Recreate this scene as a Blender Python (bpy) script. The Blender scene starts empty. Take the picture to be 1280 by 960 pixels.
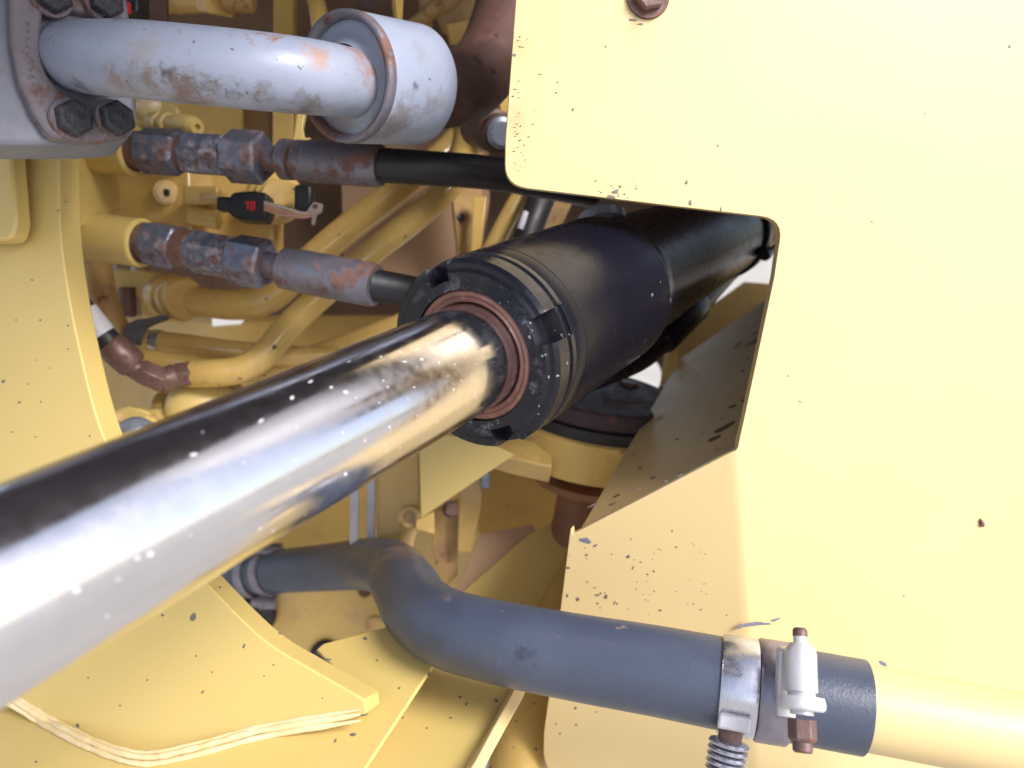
import bpy, bmesh, math, random
from mathutils import Vector, Matrix
random.seed(7)
sc = bpy.context.scene
COL = sc.collection

# ------------------------------------------------------------------ camera
FPX = 1000.0                       # focal length in photograph pixels (1280 wide)
PITCH, ROLL = math.radians(-16), math.radians(5)
CAM = Vector((0, 0, 1.30))
F = Vector((0, math.cos(PITCH), math.sin(PITCH)))
R0 = Vector((1, 0, 0)); U0 = R0.cross(F)
RT = R0 * math.cos(ROLL) + U0 * math.sin(ROLL)
UP = U0 * math.cos(ROLL) - R0 * math.sin(ROLL)
cd = bpy.data.cameras.new('camera'); cam = bpy.data.objects.new('camera', cd); COL.objects.link(cam)
cam.matrix_world = Matrix(((RT.x, UP.x, -F.x, CAM.x), (RT.y, UP.y, -F.y, CAM.y), (RT.z, UP.z, -F.z, CAM.z), (0, 0, 0, 1)))
cd.sensor_width = 36; cd.lens = 36 * FPX / 1280; cd.clip_start = 0.01; cd.clip_end = 2000
cd.dof.use_dof = True; cd.dof.focus_distance = 0.66; cd.dof.aperture_fstop = 4.8
sc.camera = cam

# ------------------------------------------------------------------ light
SUN_EL, SUN_AZ = math.radians(43), math.radians(132)     # azimuth clockwise from +Y
w = bpy.data.worlds.new('World'); sc.world = w; w.use_nodes = True
nt = w.node_tree; bg = nt.nodes['Background']
sky = nt.nodes.new('ShaderNodeTexSky'); sky.sky_type = 'NISHITA'; sky.sun_disc = False
sky.sun_elevation = SUN_EL; sky.sun_rotation = SUN_AZ; sky.air_density = 1.0; sky.dust_density = 2.5; sky.ozone_density = 1.0
hs = nt.nodes.new('ShaderNodeHueSaturation'); hs.inputs['Saturation'].default_value = .72      # thin white overcast
nt.links.new(sky.outputs[0], hs.inputs['Color']); nt.links.new(hs.outputs[0], bg.inputs[0]); bg.inputs[1].default_value = 0.10
sl = bpy.data.lights.new('sun', 'SUN'); sl.energy = 2.0; sl.angle = math.radians(22); sl.color = (1, .97, .94)
so = bpy.data.objects.new('sun', sl); COL.objects.link(so)
sdir = Vector((math.sin(SUN_AZ) * math.cos(SUN_EL), math.cos(SUN_AZ) * math.cos(SUN_EL), math.sin(SUN_EL)))
so.rotation_euler = sdir.to_track_quat('Z', 'Y').to_euler(); so.location = (1, -2, 4)
sc.view_settings.view_transform = 'Standard'; sc.view_settings.look = 'None'
sc.view_settings.exposure = 1.40; sc.view_settings.gamma = 1
sc.cycles.use_denoising = True
sc.cycles.max_bounces = 10; sc.cycles.diffuse_bounces = 6

# ------------------------------------------------------------------ pixel helpers
def ray(u, v): return F + RT * ((u - 640) / FPX) + UP * ((480 - v) / FPX)
def P(u, v, d): return CAM + ray(u, v) * d
class Plane:
    def __init__(s, a, b, c):
        a, b, c = P(*a), P(*b), P(*c)
        s.p = a; s.n = (b - a).cross(c - a).normalized()
        if s.n.dot(a - CAM) > 0: s.n = -s.n          # towards the camera
    def at(s, u, v, off=0.0):
        r = ray(u, v); p = s.p + s.n * off
        return CAM + r * ((p - CAM).dot(s.n) / r.dot(s.n))
def flat(d, u=640, v=480): return Plane((u, v, d), (u + 100, v, d), (u, v + 100, d))

# ------------------------------------------------------------------ materials
def M(name, col, col2=None, rough=.5, metal=0., nscale=8., rust=0., rustcol=(.10, .035, .015), rscale=14., speck=0., speckcol=(.05, .035, .03),
      sscale=110., bump=.0, bscale=300., dust=0., dustcol=(.32, .25, .16), rvar=.12, coat=0., spec=.5, bdist=.001, stains=(), edge=0., elo=.52, edgecol=(.34, .35, .42)):
    m = bpy.data.materials.new(name); m.use_nodes = True; t = m.node_tree; N = t.nodes; L = t.links
    b = N['Principled BSDF']
    tc = N.new('ShaderNodeTexCoord'); co = tc.outputs['Object']
    def noise(scale, detail=5, rough_=.6, dist=0):
        n = N.new('ShaderNodeTexNoise'); n.inputs['Scale'].default_value = scale; n.inputs['Detail'].default_value = detail
        n.inputs['Roughness'].default_value = rough_; n.inputs['Distortion'].default_value = dist
        L.new(co, n.inputs['Vector']); return n.outputs['Fac']
    def ramp(x, a, c):
        r = N.new('ShaderNodeMapRange'); r.inputs[1].default_value = a; r.inputs[2].default_value = c
        L.new(x, r.inputs[0]); return r.outputs[0]
    def mix(f, a, c):
        k = N.new('ShaderNodeMix'); k.data_type = 'RGBA'
        if isinstance(f, float): k.inputs[0].default_value = f
        else: L.new(f, k.inputs[0])
        for i, x in ((6, a), (7, c)):
            if isinstance(x, tuple): k.inputs[i].default_value = (*x, 1)
            else: L.new(x, k.inputs[i])
        return k.outputs[2]
    def mul(a, k):
        x = N.new('ShaderNodeMath'); x.operation = 'MULTIPLY'; L.new(a, x.inputs[0])
        if isinstance(k, (int, float)): x.inputs[1].default_value = k
        else: L.new(k, x.inputs[1])
        return x.outputs[0]
    c = mix(ramp(noise(nscale), .3, .7), col, col2 or tuple(x * .86 for x in col))
    rf = None
    if dust > 0:
        c = mix(mul(ramp(noise(nscale * 1.7, 6, .7), .62 - .35 * dust, .85 - .2 * dust), .85), c, dustcol)
    if rust > 0:
        rf = ramp(noise(rscale, 8, .72, .4), .68 - .3 * rust, .74 - .26 * rust)
        c = mix(rf, c, mix(ramp(noise(rscale * 4), .35, .65), rustcol, tuple(min(1, x * 1.8) for x in rustcol)))
    if speck > 0:
        vm = N.new('ShaderNodeTexVoronoi'); vm.inputs['Scale'].default_value = sscale; vm.inputs['Randomness'].default_value = 1
        nz = N.new('ShaderNodeTexNoise'); nz.inputs['Scale'].default_value = sscale * 2.2; nz.inputs['Detail'].default_value = 2; L.new(co, nz.inputs['Vector'])
        va = N.new('ShaderNodeVectorMath'); va.operation = 'MULTIPLY_ADD'; va.inputs[1].default_value = (.010 * 110 / sscale,) * 3
        L.new(nz.outputs['Color'], va.inputs[0]); L.new(co, va.inputs[2]); L.new(va.outputs[0], vm.inputs['Vector'])
        sp = N.new('ShaderNodeSeparateColor'); L.new(vm.outputs['Color'], sp.inputs[0])
        # dot radius differs from cell to cell, most cells have none; a slow noise gathers them
        rad = mul(ramp(sp.outputs[0], 1 - .5 * speck, 1.02), .34)
        rad = mul(rad, ramp(noise(6, 2), .38, .62))
        d = N.new('ShaderNodeMath'); d.operation = 'SUBTRACT'; L.new(rad, d.inputs[0]); L.new(vm.outputs['Distance'], d.inputs[1])
        c = mix(mul(ramp(d.outputs[0], 0, .035), .85), c, speckcol)
    if edge > 0:                                     # paint rubbed off the corners
        ge = N.new('ShaderNodeNewGeometry')
        c = mix(mul(ramp(ge.outputs['Pointiness'], elo, elo + .07), mul(ramp(noise(70, 6, .7), .62 - .3 * edge, .72 - .2 * edge), .9)), c, edgecol)
    for (pt, rad_, scol, amt) in stains:            # a stain of its own, with a ragged edge, at one place
        ge = N.new('ShaderNodeNewGeometry'); ds = N.new('ShaderNodeVectorMath'); ds.operation = 'DISTANCE'
        L.new(ge.outputs['Position'], ds.inputs[0]); ds.inputs[1].default_value = pt
        ad = N.new('ShaderNodeMath'); ad.operation = 'MULTIPLY_ADD'; L.new(noise(2.4 / rad_, 8, .75, .6), ad.inputs[0]); ad.inputs[1].default_value = 2.6 * rad_; L.new(ds.outputs['Value'], ad.inputs[2])
        c = mix(mul(ramp(ad.outputs[0], 2.05 * rad_, 1.45 * rad_), amt), c, scol)
    L.new(c, b.inputs['Base Color'])
    rr = N.new('ShaderNodeMapRange'); L.new(noise(nscale * 5), rr.inputs[0]); rr.inputs[1].default_value = .3; rr.inputs[2].default_value = .7
    rr.inputs[3].default_value = max(.02, rough - rvar); rr.inputs[4].default_value = min(1, rough + rvar); ro = rr.outputs[0]
    if rf is not None:
        q = N.new('ShaderNodeMix'); L.new(rf, q.inputs[0]); L.new(ro, q.inputs[2]); q.inputs[3].default_value = .85; ro = q.outputs[0]
        if metal > 0:
            q = N.new('ShaderNodeMix'); L.new(rf, q.inputs[0]); q.inputs[2].default_value = metal; q.inputs[3].default_value = 0; L.new(q.outputs[0], b.inputs['Metallic'])
    elif metal: b.inputs['Metallic'].default_value = metal
    L.new(ro, b.inputs['Roughness'])
    b.inputs['Specular IOR Level'].default_value = spec
    b.inputs['Coat Weight'].default_value = coat; b.inputs['Coat Roughness'].default_value = .15
    if bump > 0:
        bp = N.new('ShaderNodeBump'); bp.inputs['Strength'].default_value = bump; bp.inputs['Distance'].default_value = bdist
        L.new(noise(bscale, 6, .65), bp.inputs['Height']); L.new(bp.outputs[0], b.inputs['Normal'])
    return m
YEL = (.575, .42, .148)
MAT = dict(
    yellow=M('yellow_paint', YEL, (.54, .40, .135), .42, nscale=5, speck=.12, bump=.12, bscale=260, rvar=.06),
    yellow_clean=M('yellow_paint_clean', (.64, .49, .245), (.605, .455, .225), .42, nscale=4, speck=.04, sscale=80, bump=.08, bscale=200, rvar=.05, stains=[(P(u, v, .70), q / 620 * .7, (.36, .27, .15), a) for u, v, q, a in ((800, 30, 22, .5), (648, 60, 20, .35), (646, 150, 26, .45), (650, 205, 18, .4), (775, 235, 14, .5), (905, 255, 14, .35), (1060, 700, 90, .10), (1150, 200, 120, .08), (1230, 660, 14, .4))]),
    yellow_in=M('yellow_paint_dusty', (.58, .39, .125), (.52, .34, .11), .19, nscale=9, speck=.35, sscale=90, dust=.18, dustcol=(.36, .22, .10), bump=.1, bscale=200, rust=.10),
    yellow_grime=M('yellow_paint_grimy', (.46, .30, .105), (.35, .21, .085), .5, nscale=12, speck=.4, sscale=80, dust=.45, dustcol=(.24, .13, .07), bump=.2, bscale=160, rust=.34, rustcol=(.12, .045, .02)),
    pink=M('dusty_primer_panel', (.50, .33, .2), (.43, .27, .17), .6, nscale=6, speck=.3, dust=.3, dustcol=(.45, .3, .22)),
    inner=M('scuffed_inner_yellow', (.56, .38, .18), (.47, .31, .14), .38, nscale=7, speck=.5, sscale=70, rust=.22, rscale=9, rustcol=(.09, .04, .025), bump=.15, bscale=120),
    weld=M('painted_weld', (.74, .61, .38), (.62, .46, .22), .16, nscale=30, bump=.25, bscale=160, rvar=.05),  # pale colour has the weld's sky highlights put into it
    black=M('black_cylinder_paint', (.004, .0042, .009), (.006, .0062, .012), .26, nscale=10, speck=.25, sscale=120, speckcol=(.2, .2, .22), bump=.06, bscale=90, rvar=.05, spec=.14),
    gland=M('black_gland_paint', (.004, .0045, .009), (.01, .01, .016), .24, nscale=30, speck=.75, sscale=170, speckcol=(.34, .33, .36), bump=.2, bscale=180, rvar=.1, spec=.35, edge=.3, elo=.55),
    chrome=M('chrome_rod', (.72, .71, .74), (.66, .65, .70), .17, 1., nscale=22, bump=.02, bscale=120, rvar=.06),
    wiper=M('rusty_wiper_seal', (.19, .085, .065), (.12, .055, .045), .5, nscale=40, dust=.25, dustcol=(.34, .2, .18), rust=.25, bump=.3, bscale=150),
    pipe=M('pale_grey_pipe_paint', (.27, .30, .39), (.22, .25, .34), .42, nscale=16, rust=.22, rscale=20, rustcol=(.14, .075, .05), speck=.5, sscale=130, dust=.12, dustcol=(.36, .32, .31), bump=.25, bscale=150, stains=[(P(u, v, d), q / 620 * d, k, a) for u, v, d, q, k, a in ((205, 95, 0.605, 14, (.035, .03, .03), 0.9),(228, 106, 0.605, 22, (.10, .075, .06), 0.85),(262, 114, 0.607, 20, (.10, .075, .06), 0.85),(292, 122, 0.61, 20, (.035, .03, .03), 0.7),(325, 130, 0.615, 26, (.10, .075, .06), 0.8),(175, 104, 0.61, 24, (.16, .10, .072), 0.85),(140, 106, 0.62, 26, (.18, .115, .085), 0.7),(230, 122, 0.62, 30, (.15, .08, .058), 0.8),(155, 27, 0.63, 10, (.05, .045, .08), 0.9),(446, 88, 0.69, 28, (.27, .135, .09), 0.75),(456, 105, 0.7, 20, (.26, .13, .09), 0.75),(398, 72, 0.635, 18, (.32, .18, .13), 0.8),(386, 76, 0.64, 7, (.34, .2, .15), 0.7),(380, 130, 0.65, 24, (.10, .075, .06), 0.7),(180, 60, 0.605, 26, (.25, .22, .22), 0.6),(100, 110, 0.66, 16, (.035, .03, .03), 0.6))]),
    pipe2=M('pale_grey_coupling_paint', (.28, .31, .40), (.22, .25, .34), .40, nscale=18, rust=.13, rscale=16, rustcol=(.20, .10, .07), speck=.4, sscale=130, bump=.4, bscale=110, stains=[(P(u, v, d), q / 620 * d, k, a) for u, v, d, q, k, a in ((500, 150, 0.72, 30, (.15, .13, .13), 0.7),(480, 165, 0.72, 26, (.14, .12, .12), 0.7),(521, 108, 0.71, 6, (.05, .04, .05), 0.9),(545, 130, 0.74, 20, (.16, .14, .15), 0.6),(520, 70, 0.72, 18, (.22, .19, .2), 0.5),(455, 140, 0.73, 14, (.1, .1, .11), 0.8),(430, 155, 0.73, 20, (.2, .17, .16), 0.8))]),
    flange=M('grey_cast_flange', (.21, .22, .28), (.15, .155, .2), .5, nscale=14, rust=.36, rscale=13, rustcol=(.11, .058, .046), dust=.2, dustcol=(.24, .18, .16), bump=.4, bscale=170),
    collar=M('rusty_cast_collar', (.14, .125, .15), (.18, .155, .18), .55, nscale=25, rust=.5, rscale=18, rustcol=(.10, .052, .042), bump=.6, bscale=200),
    rustpipe=M('rust_brown_pipe', (.105, .05, .038), (.06, .03, .026), .55, nscale=14, speck=.5, sscale=60, speckcol=(.02, .012, .01), dust=.3, dustcol=(.18, .08, .055), bump=.35, bscale=90),
    fitting=M('zinc_steel_fitting', (.15, .165, .24), (.09, .10, .15), .36, .6, nscale=35, edge=.6, edgecol=(.32, .34, .42), rust=.66, rscale=22, rustcol=(.075, .036, .032), bump=.4, bscale=180),
    ferrule=M('rusty_crimp_ferrule', (.19, .19, .24), (.13, .115, .14), .42, .5, nscale=30, rust=.62, rscale=22, rustcol=(.095, .048, .04), bump=.4, bscale=160),
    brownfit=M('brown_steel_fitting', (.13, .07, .055), (.17, .10, .085), .42, .3, nscale=40, rust=.45, rscale=30, rustcol=(.08, .035, .03), bump=.4, bscale=150),
    blackbolt=M('black_bolt_head', (.014, .014, .02), (.05, .05, .065), .26, nscale=60, speck=.9, sscale=260, speckcol=(.25, .25, .3), bump=1., bscale=240, bdist=.002, rvar=.1),
    rustbolt=M('rusty_bolt', (.10, .055, .048), (.15, .095, .09), .5, .3, nscale=60, rust=.5, rscale=60, bump=.5, bscale=200),
    rubber=M('grey_rubber_hose', (.060, .073, .112), (.047, .057, .09), .34, nscale=14, dust=.10, dustcol=(.14, .10, .09), bump=.4, bscale=420, speck=.25, sscale=60, speckcol=(.2, .16, .15), rvar=.06, stains=[(P(u, v, d), q / 620 * d, k, a) for u, v, d, q, k, a in ((503, 716, 0.9, 50, (.21, .15, .125), 0.9),(525, 745, 0.8, 24, (.18, .13, .115), 0.6),(430, 730, 1.05, 26, (.13, .07, .055), 0.6),(400, 728, 1.08, 18, (.12, .06, .05), 0.6),(660, 818, 0.67, 16, (.02, .02, .03), 0.7),(540, 800, 0.7, 20, (.03, .03, .035), 0.5),(560, 756, 0.73, 12, (.24, .16, .13), 0.6))]),
    rubberblk=M('black_rubber_hose', (.016, .017, .024), (.011, .011, .015), .52, nscale=12, dust=.3, dustcol=(.05, .028, .02), bump=.2, bscale=300),
    zinc=M('zinc_clamp_band', (.62, .62, .68), (.5, .5, .58), .28, .9, nscale=30, rust=.16, rscale=30, rustcol=(.25, .12, .09), bump=.2, bscale=150),
    zincdk=M('dull_zinc_band', (.30, .28, .34), (.2, .18, .22), .38, .8, nscale=40, rust=.34, rscale=40, rustcol=(.10, .05, .045), bump=.3, bscale=150),
    zincwhite=M('pale_zinc_bolt', (.60, .59, .62), (.48, .46, .5), .4, .35, nscale=50, rust=.25, rscale=60, rustcol=(.3, .14, .1), bump=.3, bscale=200),
    plastic=M('black_plastic', (.015, .015, .02), None, .45, bump=.1),
    red=M('red_plastic', (.62, .03, .03), None, .4), wirep=M('pink_wire', (.62, .33, .27), None, .5), wireo=M('orange_wire', (.6, .32, .12), None, .5), wirew=M('pale_wire', (.62, .55, .5), None, .5),
    tag=M('pinkish_tag', (.5, .38, .34), (.4, .28, .25), .5, nscale=60),
    stud=M('zinc_strip', (.46, .46, .52), (.38, .37, .42), .4, .5, nscale=30, rust=.12, rscale=30),
    greystrap=M('dark_grey_strap', (.09, .09, .105), (.06, .06, .07), .45, nscale=30),
    sleeve=M('white_sleeve', (.6, .6, .66), None, .5), chip=M('bare_chip', (.19, .155, .13), (.10, .085, .08), .6, nscale=300), chipblue=M('primer_chip', (.17, .18, .23), (.12, .12, .16), .6, nscale=300),
    chiprust=M('rust_chip', (.14, .07, .04), (.07, .035, .025), .7, nscale=300), speckwhite=M('pale_grit', (.66, .65, .67), (.4, .39, .42), .25, nscale=200),
    hubdark=M('dark_hub_plate', (.06, .04, .043), (.045, .03, .034), .6, nscale=16, spec=.2, rust=.5, rscale=16, rustcol=(.09, .04, .035), bump=.2, bscale=120),
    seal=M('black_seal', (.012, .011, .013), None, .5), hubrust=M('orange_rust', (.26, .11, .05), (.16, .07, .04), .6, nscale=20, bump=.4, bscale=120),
    shadegrime=M('grimy_brown_shade', (.17, .095, .05), (.09, .05, .03), .6, nscale=9, speck=.4, sscale=60, rust=.3, bump=.3, bscale=80),  # shade of the deep bay put into the brown, besides grime and rust
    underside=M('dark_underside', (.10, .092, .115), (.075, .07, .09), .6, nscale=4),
    ground=M('pale_gravel', (.40, .38, .35), (.33, .31, .28), .9, nscale=2, speck=.5, sscale=30, speckcol=(.2, .19, .17), bump=.4, bscale=40),
    greyblue=M('grey_blue_cap', (.26, .29, .37), (.2, .22, .28), .35, .5, nscale=30, rust=.15),
)

# ------------------------------------------------------------------ objects
WL = {}
def setp(o, label=None, cat=None, group=None, kind=None):
    if label: o['label'] = label
    if cat: o['category'] = cat
    if group: o['group'] = group
    if kind: o['kind'] = kind
    return o
def thing(name, loc, label, cat, group=None):
    e = bpy.data.objects.new(name, None); COL.objects.link(e); e.location = loc; e.empty_display_size = .02
    WL[e] = Vector(loc); return setp(e, label, cat, group)
def obj(name, bm, mat, parent=None, smooth=True, bevel=0., label=None, cat=None, group=None, kind=None, angle=35, segs=2):
    """link a bmesh in world coordinates as one object with its origin at its middle"""
    bmesh.ops.recalc_face_normals(bm, faces=bm.faces)
    vs = [v.co for v in bm.verts]
    c = sum(vs, Vector()) / len(vs)
    for v in bm.verts: v.co -= c
    me = bpy.data.meshes.new(name)
    for f in bm.faces: f.smooth = smooth
    bm.to_mesh(me); bm.free()
    if smooth: me.set_sharp_from_angle(angle=math.radians(angle))
    me.materials.append(MAT[mat])
    o = bpy.data.objects.new(name, me); COL.objects.link(o); WL[o] = c
    if parent is not None: o.parent = parent; o.location = c - WL[parent]
    else: o.location = c
    if bevel > 0:
        md = o.modifiers.new('bevel', 'BEVEL'); md.width = bevel; md.segments = segs; md.limit_method = 'ANGLE'; md.angle_limit = math.radians(40)
        md.harden_normals = False
    return setp(o, label, cat, group, kind)

def rounded(pts, n=6):
    """2-D outline; a point (u, v, r) is a corner rounded with radius r"""
    out = []; k = len(pts)
    for i, p in enumerate(pts):
        if len(p) == 2: out.append((p[0], p[1])); continue
        a = Vector(pts[i - 1][:2]); b = Vector(p[:2]); c = Vector(pts[(i + 1) % k][:2])
        r = min(p[2], (a - b).length * .49, (c - b).length * .49)
        s = b + (a - b).normalized() * r; e = b + (c - b).normalized() * r
        for j in range(n + 1):
            t = j / n; q = s * (1 - t) ** 2 + b * 2 * t * (1 - t) + e * t * t
            out.append((q.x, q.y))
    return out
def spline2(pts, n=5):
    out = []
    for i in range(len(pts) - 1):
        p0 = pts[max(i - 1, 0)]; p1 = pts[i]; p2 = pts[i + 1]; p3 = pts[min(i + 2, len(pts) - 1)]
        for j in range(n):
            t = j / n
            out.append(tuple(.5 * (2 * p1[k] + (p2[k] - p0[k]) * t + (2 * p0[k] - 5 * p1[k] + 4 * p2[k] - p3[k]) * t * t + (3 * p1[k] - p0[k] - 3 * p2[k] + p3[k]) * t ** 3) for k in range(len(p1))))
    out.append(tuple(pts[-1])); return out
def bm_plate(outline, plane, thick, off=0.0, bm=None):
    bm = bm or bmesh.new()
    pts = rounded(outline)
    fr = [bm.verts.new(plane.at(u, v, off)) for u, v in pts]
    bk = [bm.verts.new(f.co - plane.n * thick) for f in fr]
    bm.faces.new(fr); bm.faces.new(list(reversed(bk)))
    k = len(fr)
    for i in range(k): bm.faces.new((fr[i], bk[i], bk[(i + 1) % k], fr[(i + 1) % k]))
    return bm
def plate(name, outline, plane, thick, mat, parent=None, bevel=.0012, off=0., **kw):
    return obj(name, bm_plate(outline, plane, thick, off), mat, parent, True, bevel, **kw)
def frame_of(t):
    a = Vector((0, 0, 1)) if abs(t.z) < .9 else Vector((1, 0, 0))
    x = t.cross(a).normalized(); return x, t.cross(x).normalized()
def bm_sweep(path, radius, n=20, caps=True, sub=7, bm=None, smooth_path=True, hollow=0.):
    """path of world points (Vectors) or (u, v, d); radius a number or a function of 0..1"""
    bm = bm or bmesh.new()
    pts = [p if isinstance(p, Vector) else P(*p) for p in path]
    if smooth_path and len(pts) > 2: pts = [Vector(q) for q in spline2([tuple(p) for p in pts], sub)]
    rad = radius if callable(radius) else (lambda t: radius)
    tan = []
    for i in range(len(pts)):
        tan.append((pts[min(i + 1, len(pts) - 1)] - pts[max(i - 1, 0)]).normalized())
    x, y = frame_of(tan[0]); rings = []
    for i, p in enumerate(pts):
        if i:
            q = tan[i - 1].rotation_difference(tan[i]); x = q @ x; y = q @ y
        r = rad(i / (len(pts) - 1))
        rings.append([bm.verts.new(p + x * (r * math.cos(2 * math.pi * k / n)) + y * (r * math.sin(2 * math.pi * k / n))) for k in range(n)])
    for a, b in zip(rings, rings[1:]):
        for k in range(n): bm.faces.new((a[k], a[(k + 1) % n], b[(k + 1) % n], b[k]))
    if caps: bm.faces.new(list(reversed(rings[0]))); bm.faces.new(rings[-1])
    return bm
def tube(name, path, r, mat, parent=None, n=20, label=None, cat=None, group=None, **kw):
    return obj(name, bm_sweep(path, r, n, **kw), mat, parent, True, 0, label, cat, group, angle=50)
def bm_lathe(p0, p1, prof, n=48, bm=None, rot=0., metres=False, caps=True):
    """profile of (t, r): t along p0->p1 (0..1, or metres), r in metres"""
    bm = bm or bmesh.new()
    ax = (p1 - p0); ln = ax.length; ax = ax.normalized(); x, y = frame_of(ax); rings = []
    for t, r in prof:
        c = p0 + ax * (t if metres else t * ln)
        if r <= 1e-6: rings.append([bm.verts.new(c)]); continue
        rings.append([bm.verts.new(c + x * (r * math.cos(rot + 2 * math.pi * k / n)) + y * (r * math.sin(rot + 2 * math.pi * k / n))) for k in range(n)])
    for a, b in zip(rings, rings[1:]):
        if len(a) == 1 and len(b) == 1: continue
        for k in range(n):
            k2 = (k + 1) % n
            if len(a) == 1: bm.faces.new((a[0], b[k2], b[k]))
            elif len(b) == 1: bm.faces.new((a[k], a[k2], b[0]))
            else: bm.faces.new((a[k], a[k2], b[k2], b[k]))
    if caps:
        if len(rings[0]) > 1: bm.faces.new(list(reversed(rings[0])))
        if len(rings[-1]) > 1: bm.faces.new(rings[-1])
    return bm
def lathe(name, p0, p1, prof, mat, parent=None, n=48, rot=0., metres=False, bevel=0., caps=True, angle=35, **kw):
    return obj(name, bm_lathe(p0, p1, prof, n, None, rot, metres, caps), mat, parent, True, bevel, angle=angle, **kw)
def hexbolt(parent, pos, axis, r, h, mat, name='bolt', washer=1.25, wmat=None, rot=.3, flangeh=.003):
    """hex head whose underside sits at pos, pointing along axis, with its washer face"""
    b = lathe(name, pos, pos + axis, [(0, 0), (0, r * washer), (flangeh, r * washer * .97), (flangeh, r * .6)], wmat or mat, parent, 32, 0, True, caps=False)
    h_ = obj('hex_head', bm_lathe(pos, pos + axis, [(flangeh * .8, r), (h * .82, r), (h, r * .84), (h * .96, r * .45), (h * .96, 0)], 6, None, rot, True), mat, b, False, r * .06)
    return b
def box(name, c, ax, ay, az, sx, sy, sz, mat, parent=None, bevel=.001, **kw):
    bm = bmesh.new(); vs = [bm.verts.new(c + ax * (i * sx / 2) + ay * (j * sy / 2) + az * (k * sz / 2)) for i in (-1, 1) for j in (-1, 1) for k in (-1, 1)]
    for f in ((0, 1, 3, 2), (4, 6, 7, 5), (0, 4, 5, 1), (2, 3, 7, 6), (0, 2, 6, 4), (1, 5, 7, 3)): bm.faces.new([vs[i] for i in f])
    return obj(name, bm, mat, parent, True, bevel, **kw)
def chip(parent, plane, u, v, w_, h_, ang=0, mat='chip', name='paint_chip', seed=None, proud=.00025):
    """irregular flake of missing paint lying on a plate; w_, h_ half sizes in photograph pixels"""
    w_ *= .85; h_ *= .8
    rnd = random.Random(int(u * 7 + v * 13)); n = 9; bm = bmesh.new(); ca, sa = math.cos(math.radians(ang)), math.sin(math.radians(ang)); ring = []
    for k in range(n):
        a = 2 * math.pi * k / n; q = rnd.uniform(.55, 1.15); x = w_ * q * math.cos(a); y = h_ * q * math.sin(a)
        ring.append(bm.verts.new(plane.at(u + x * ca - y * sa, v + x * sa + y * ca, proud)))
    c = bm.verts.new(plane.at(u, v, proud * 1.6))
    low = [bm.verts.new(r.co - plane.n * proud * 1.4) for r in ring]
    for k in range(n):
        bm.faces.new((c, ring[k], ring[(k + 1) % n])); bm.faces.new((ring[k], low[k], low[(k + 1) % n], ring[(k + 1) % n]))
    return obj(name, bm, mat, parent, False)

# ------------------------------------------------------------------ ground
bm = bmesh.new(); g = 400
bm.faces.new([bm.verts.new((x, y, -.15)) for x, y in ((-g, -g), (g, -g), (g, g), (-g, g))])
obj('ground', bm, 'ground', smooth=False, kind='structure')

# ================================================================== hydraulic cylinder
H = P(588, 446, .62)                                   # middle of the gland face
AX = (RT * .625 + UP * .372 + F * 1.0).normalized()     # along the rod, away from the camera
RB, RR = .0768, .042
cyl = thing('hydraulic_cylinder', H - Vector((0, 0, RB)), 'long black hydraulic cylinder with chrome rod pushed out between yellow plates', 'cylinder')
rod = lathe('rod', H - AX * .52, H + AX * .06, [(0, RR * .92), (.005, RR), (1, RR)], 'chrome', cyl, 128)
def seg_ring(name, spans, prof_a, prof_b, mat, parent, n=144):
    """ring about the cylinder axis whose profile changes inside angular spans (spanner slots)"""
    bm = bmesh.new(); e = .0005; angs = []
    x = (RT - AX * RT.dot(AX)).normalized(); y = AX.cross(x).normalized()
    if y.dot(UP) < 0: y = -y
    base = [2 * math.pi * k / n for k in range(n)]
    inside = lambda a: any(((a - s + math.pi) % (2 * math.pi) - math.pi) > -hw and ((a - s + math.pi) % (2 * math.pi) - math.pi) < hw for s, hw in spans)
    L = [(a, inside(a)) for a in base if all(abs(abs((a - s + math.pi) % (2 * math.pi) - math.pi) - hw) > .012 for s, hw in spans)]
    for s, hw in spans:
        for a, i in ((s - hw - e, 0), (s - hw + e, 1), (s + hw - e, 1), (s + hw + e, 0)): L.append((a % (2 * math.pi), bool(i)))
    L.sort(key=lambda q: q[0]); rows = []
    for a, i in L:
        d = x * math.cos(a) + y * math.sin(a)
        rows.append([bm.verts.new(H + AX * t + d * r) for t, r in (prof_b if i else prof_a)])
    for a, b in zip(rows, rows[1:] + rows[:1]):
        for k in range(len(a) - 1): bm.faces.new((a[k], a[k + 1], b[k + 1], b[k]))
    return obj(name, bm, mat, parent, True, 0, angle=28)
sp = [(math.radians(a), .155) for a in (26, 116, 206, 296)]
pa = [(.010, .0495), (.0, .0500), (.0, .0625), (.0012, .0640), (.0022, .0650), (.0022, .0690), (.0050, .0718), (.018, .0722), (.0185, .0722), (.019, .0722), (.021, .0708), (.024, .0708), (.0245, .0725), (.030, .0725)]
pb = [(.010, .0495), (.0, .0500), (.0, .0570), (.0012, .0575), (.0170, .0580), (.0175, .0600), (.0178, .0640), (.0182, .0700), (.0184, .0715), (.0186, .0722), (.019, .0722), (.021, .0708), (.024, .0708), (.0245, .0725)]
pb.insert(0, pb[0]); pb = pb[1:] + [(.030, .0725)]; pb = pb[:len(pa)] if len(pb) > len(pa) else pb
GS = .0768 / .0725; pa = [(t, r_ * GS) for t, r_ in pa]; pb = [(t, r_ * GS) for t, r_ in pb]
gl = seg_ring('gland_nut', sp, pa, pb, 'gland', cyl)
lathe('wiper_seal', H, H + AX, [(.012, .0418), (.003, .0426), (.0006, .0440), (.0002, .0460), (.0014, .0470), (.0006, .0480), (.0003, .0488), (.0005, .0508), (.003, .0530), (.012, .0530)], 'wiper', cyl, 96, metres=True, caps=False, angle=60)
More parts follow.
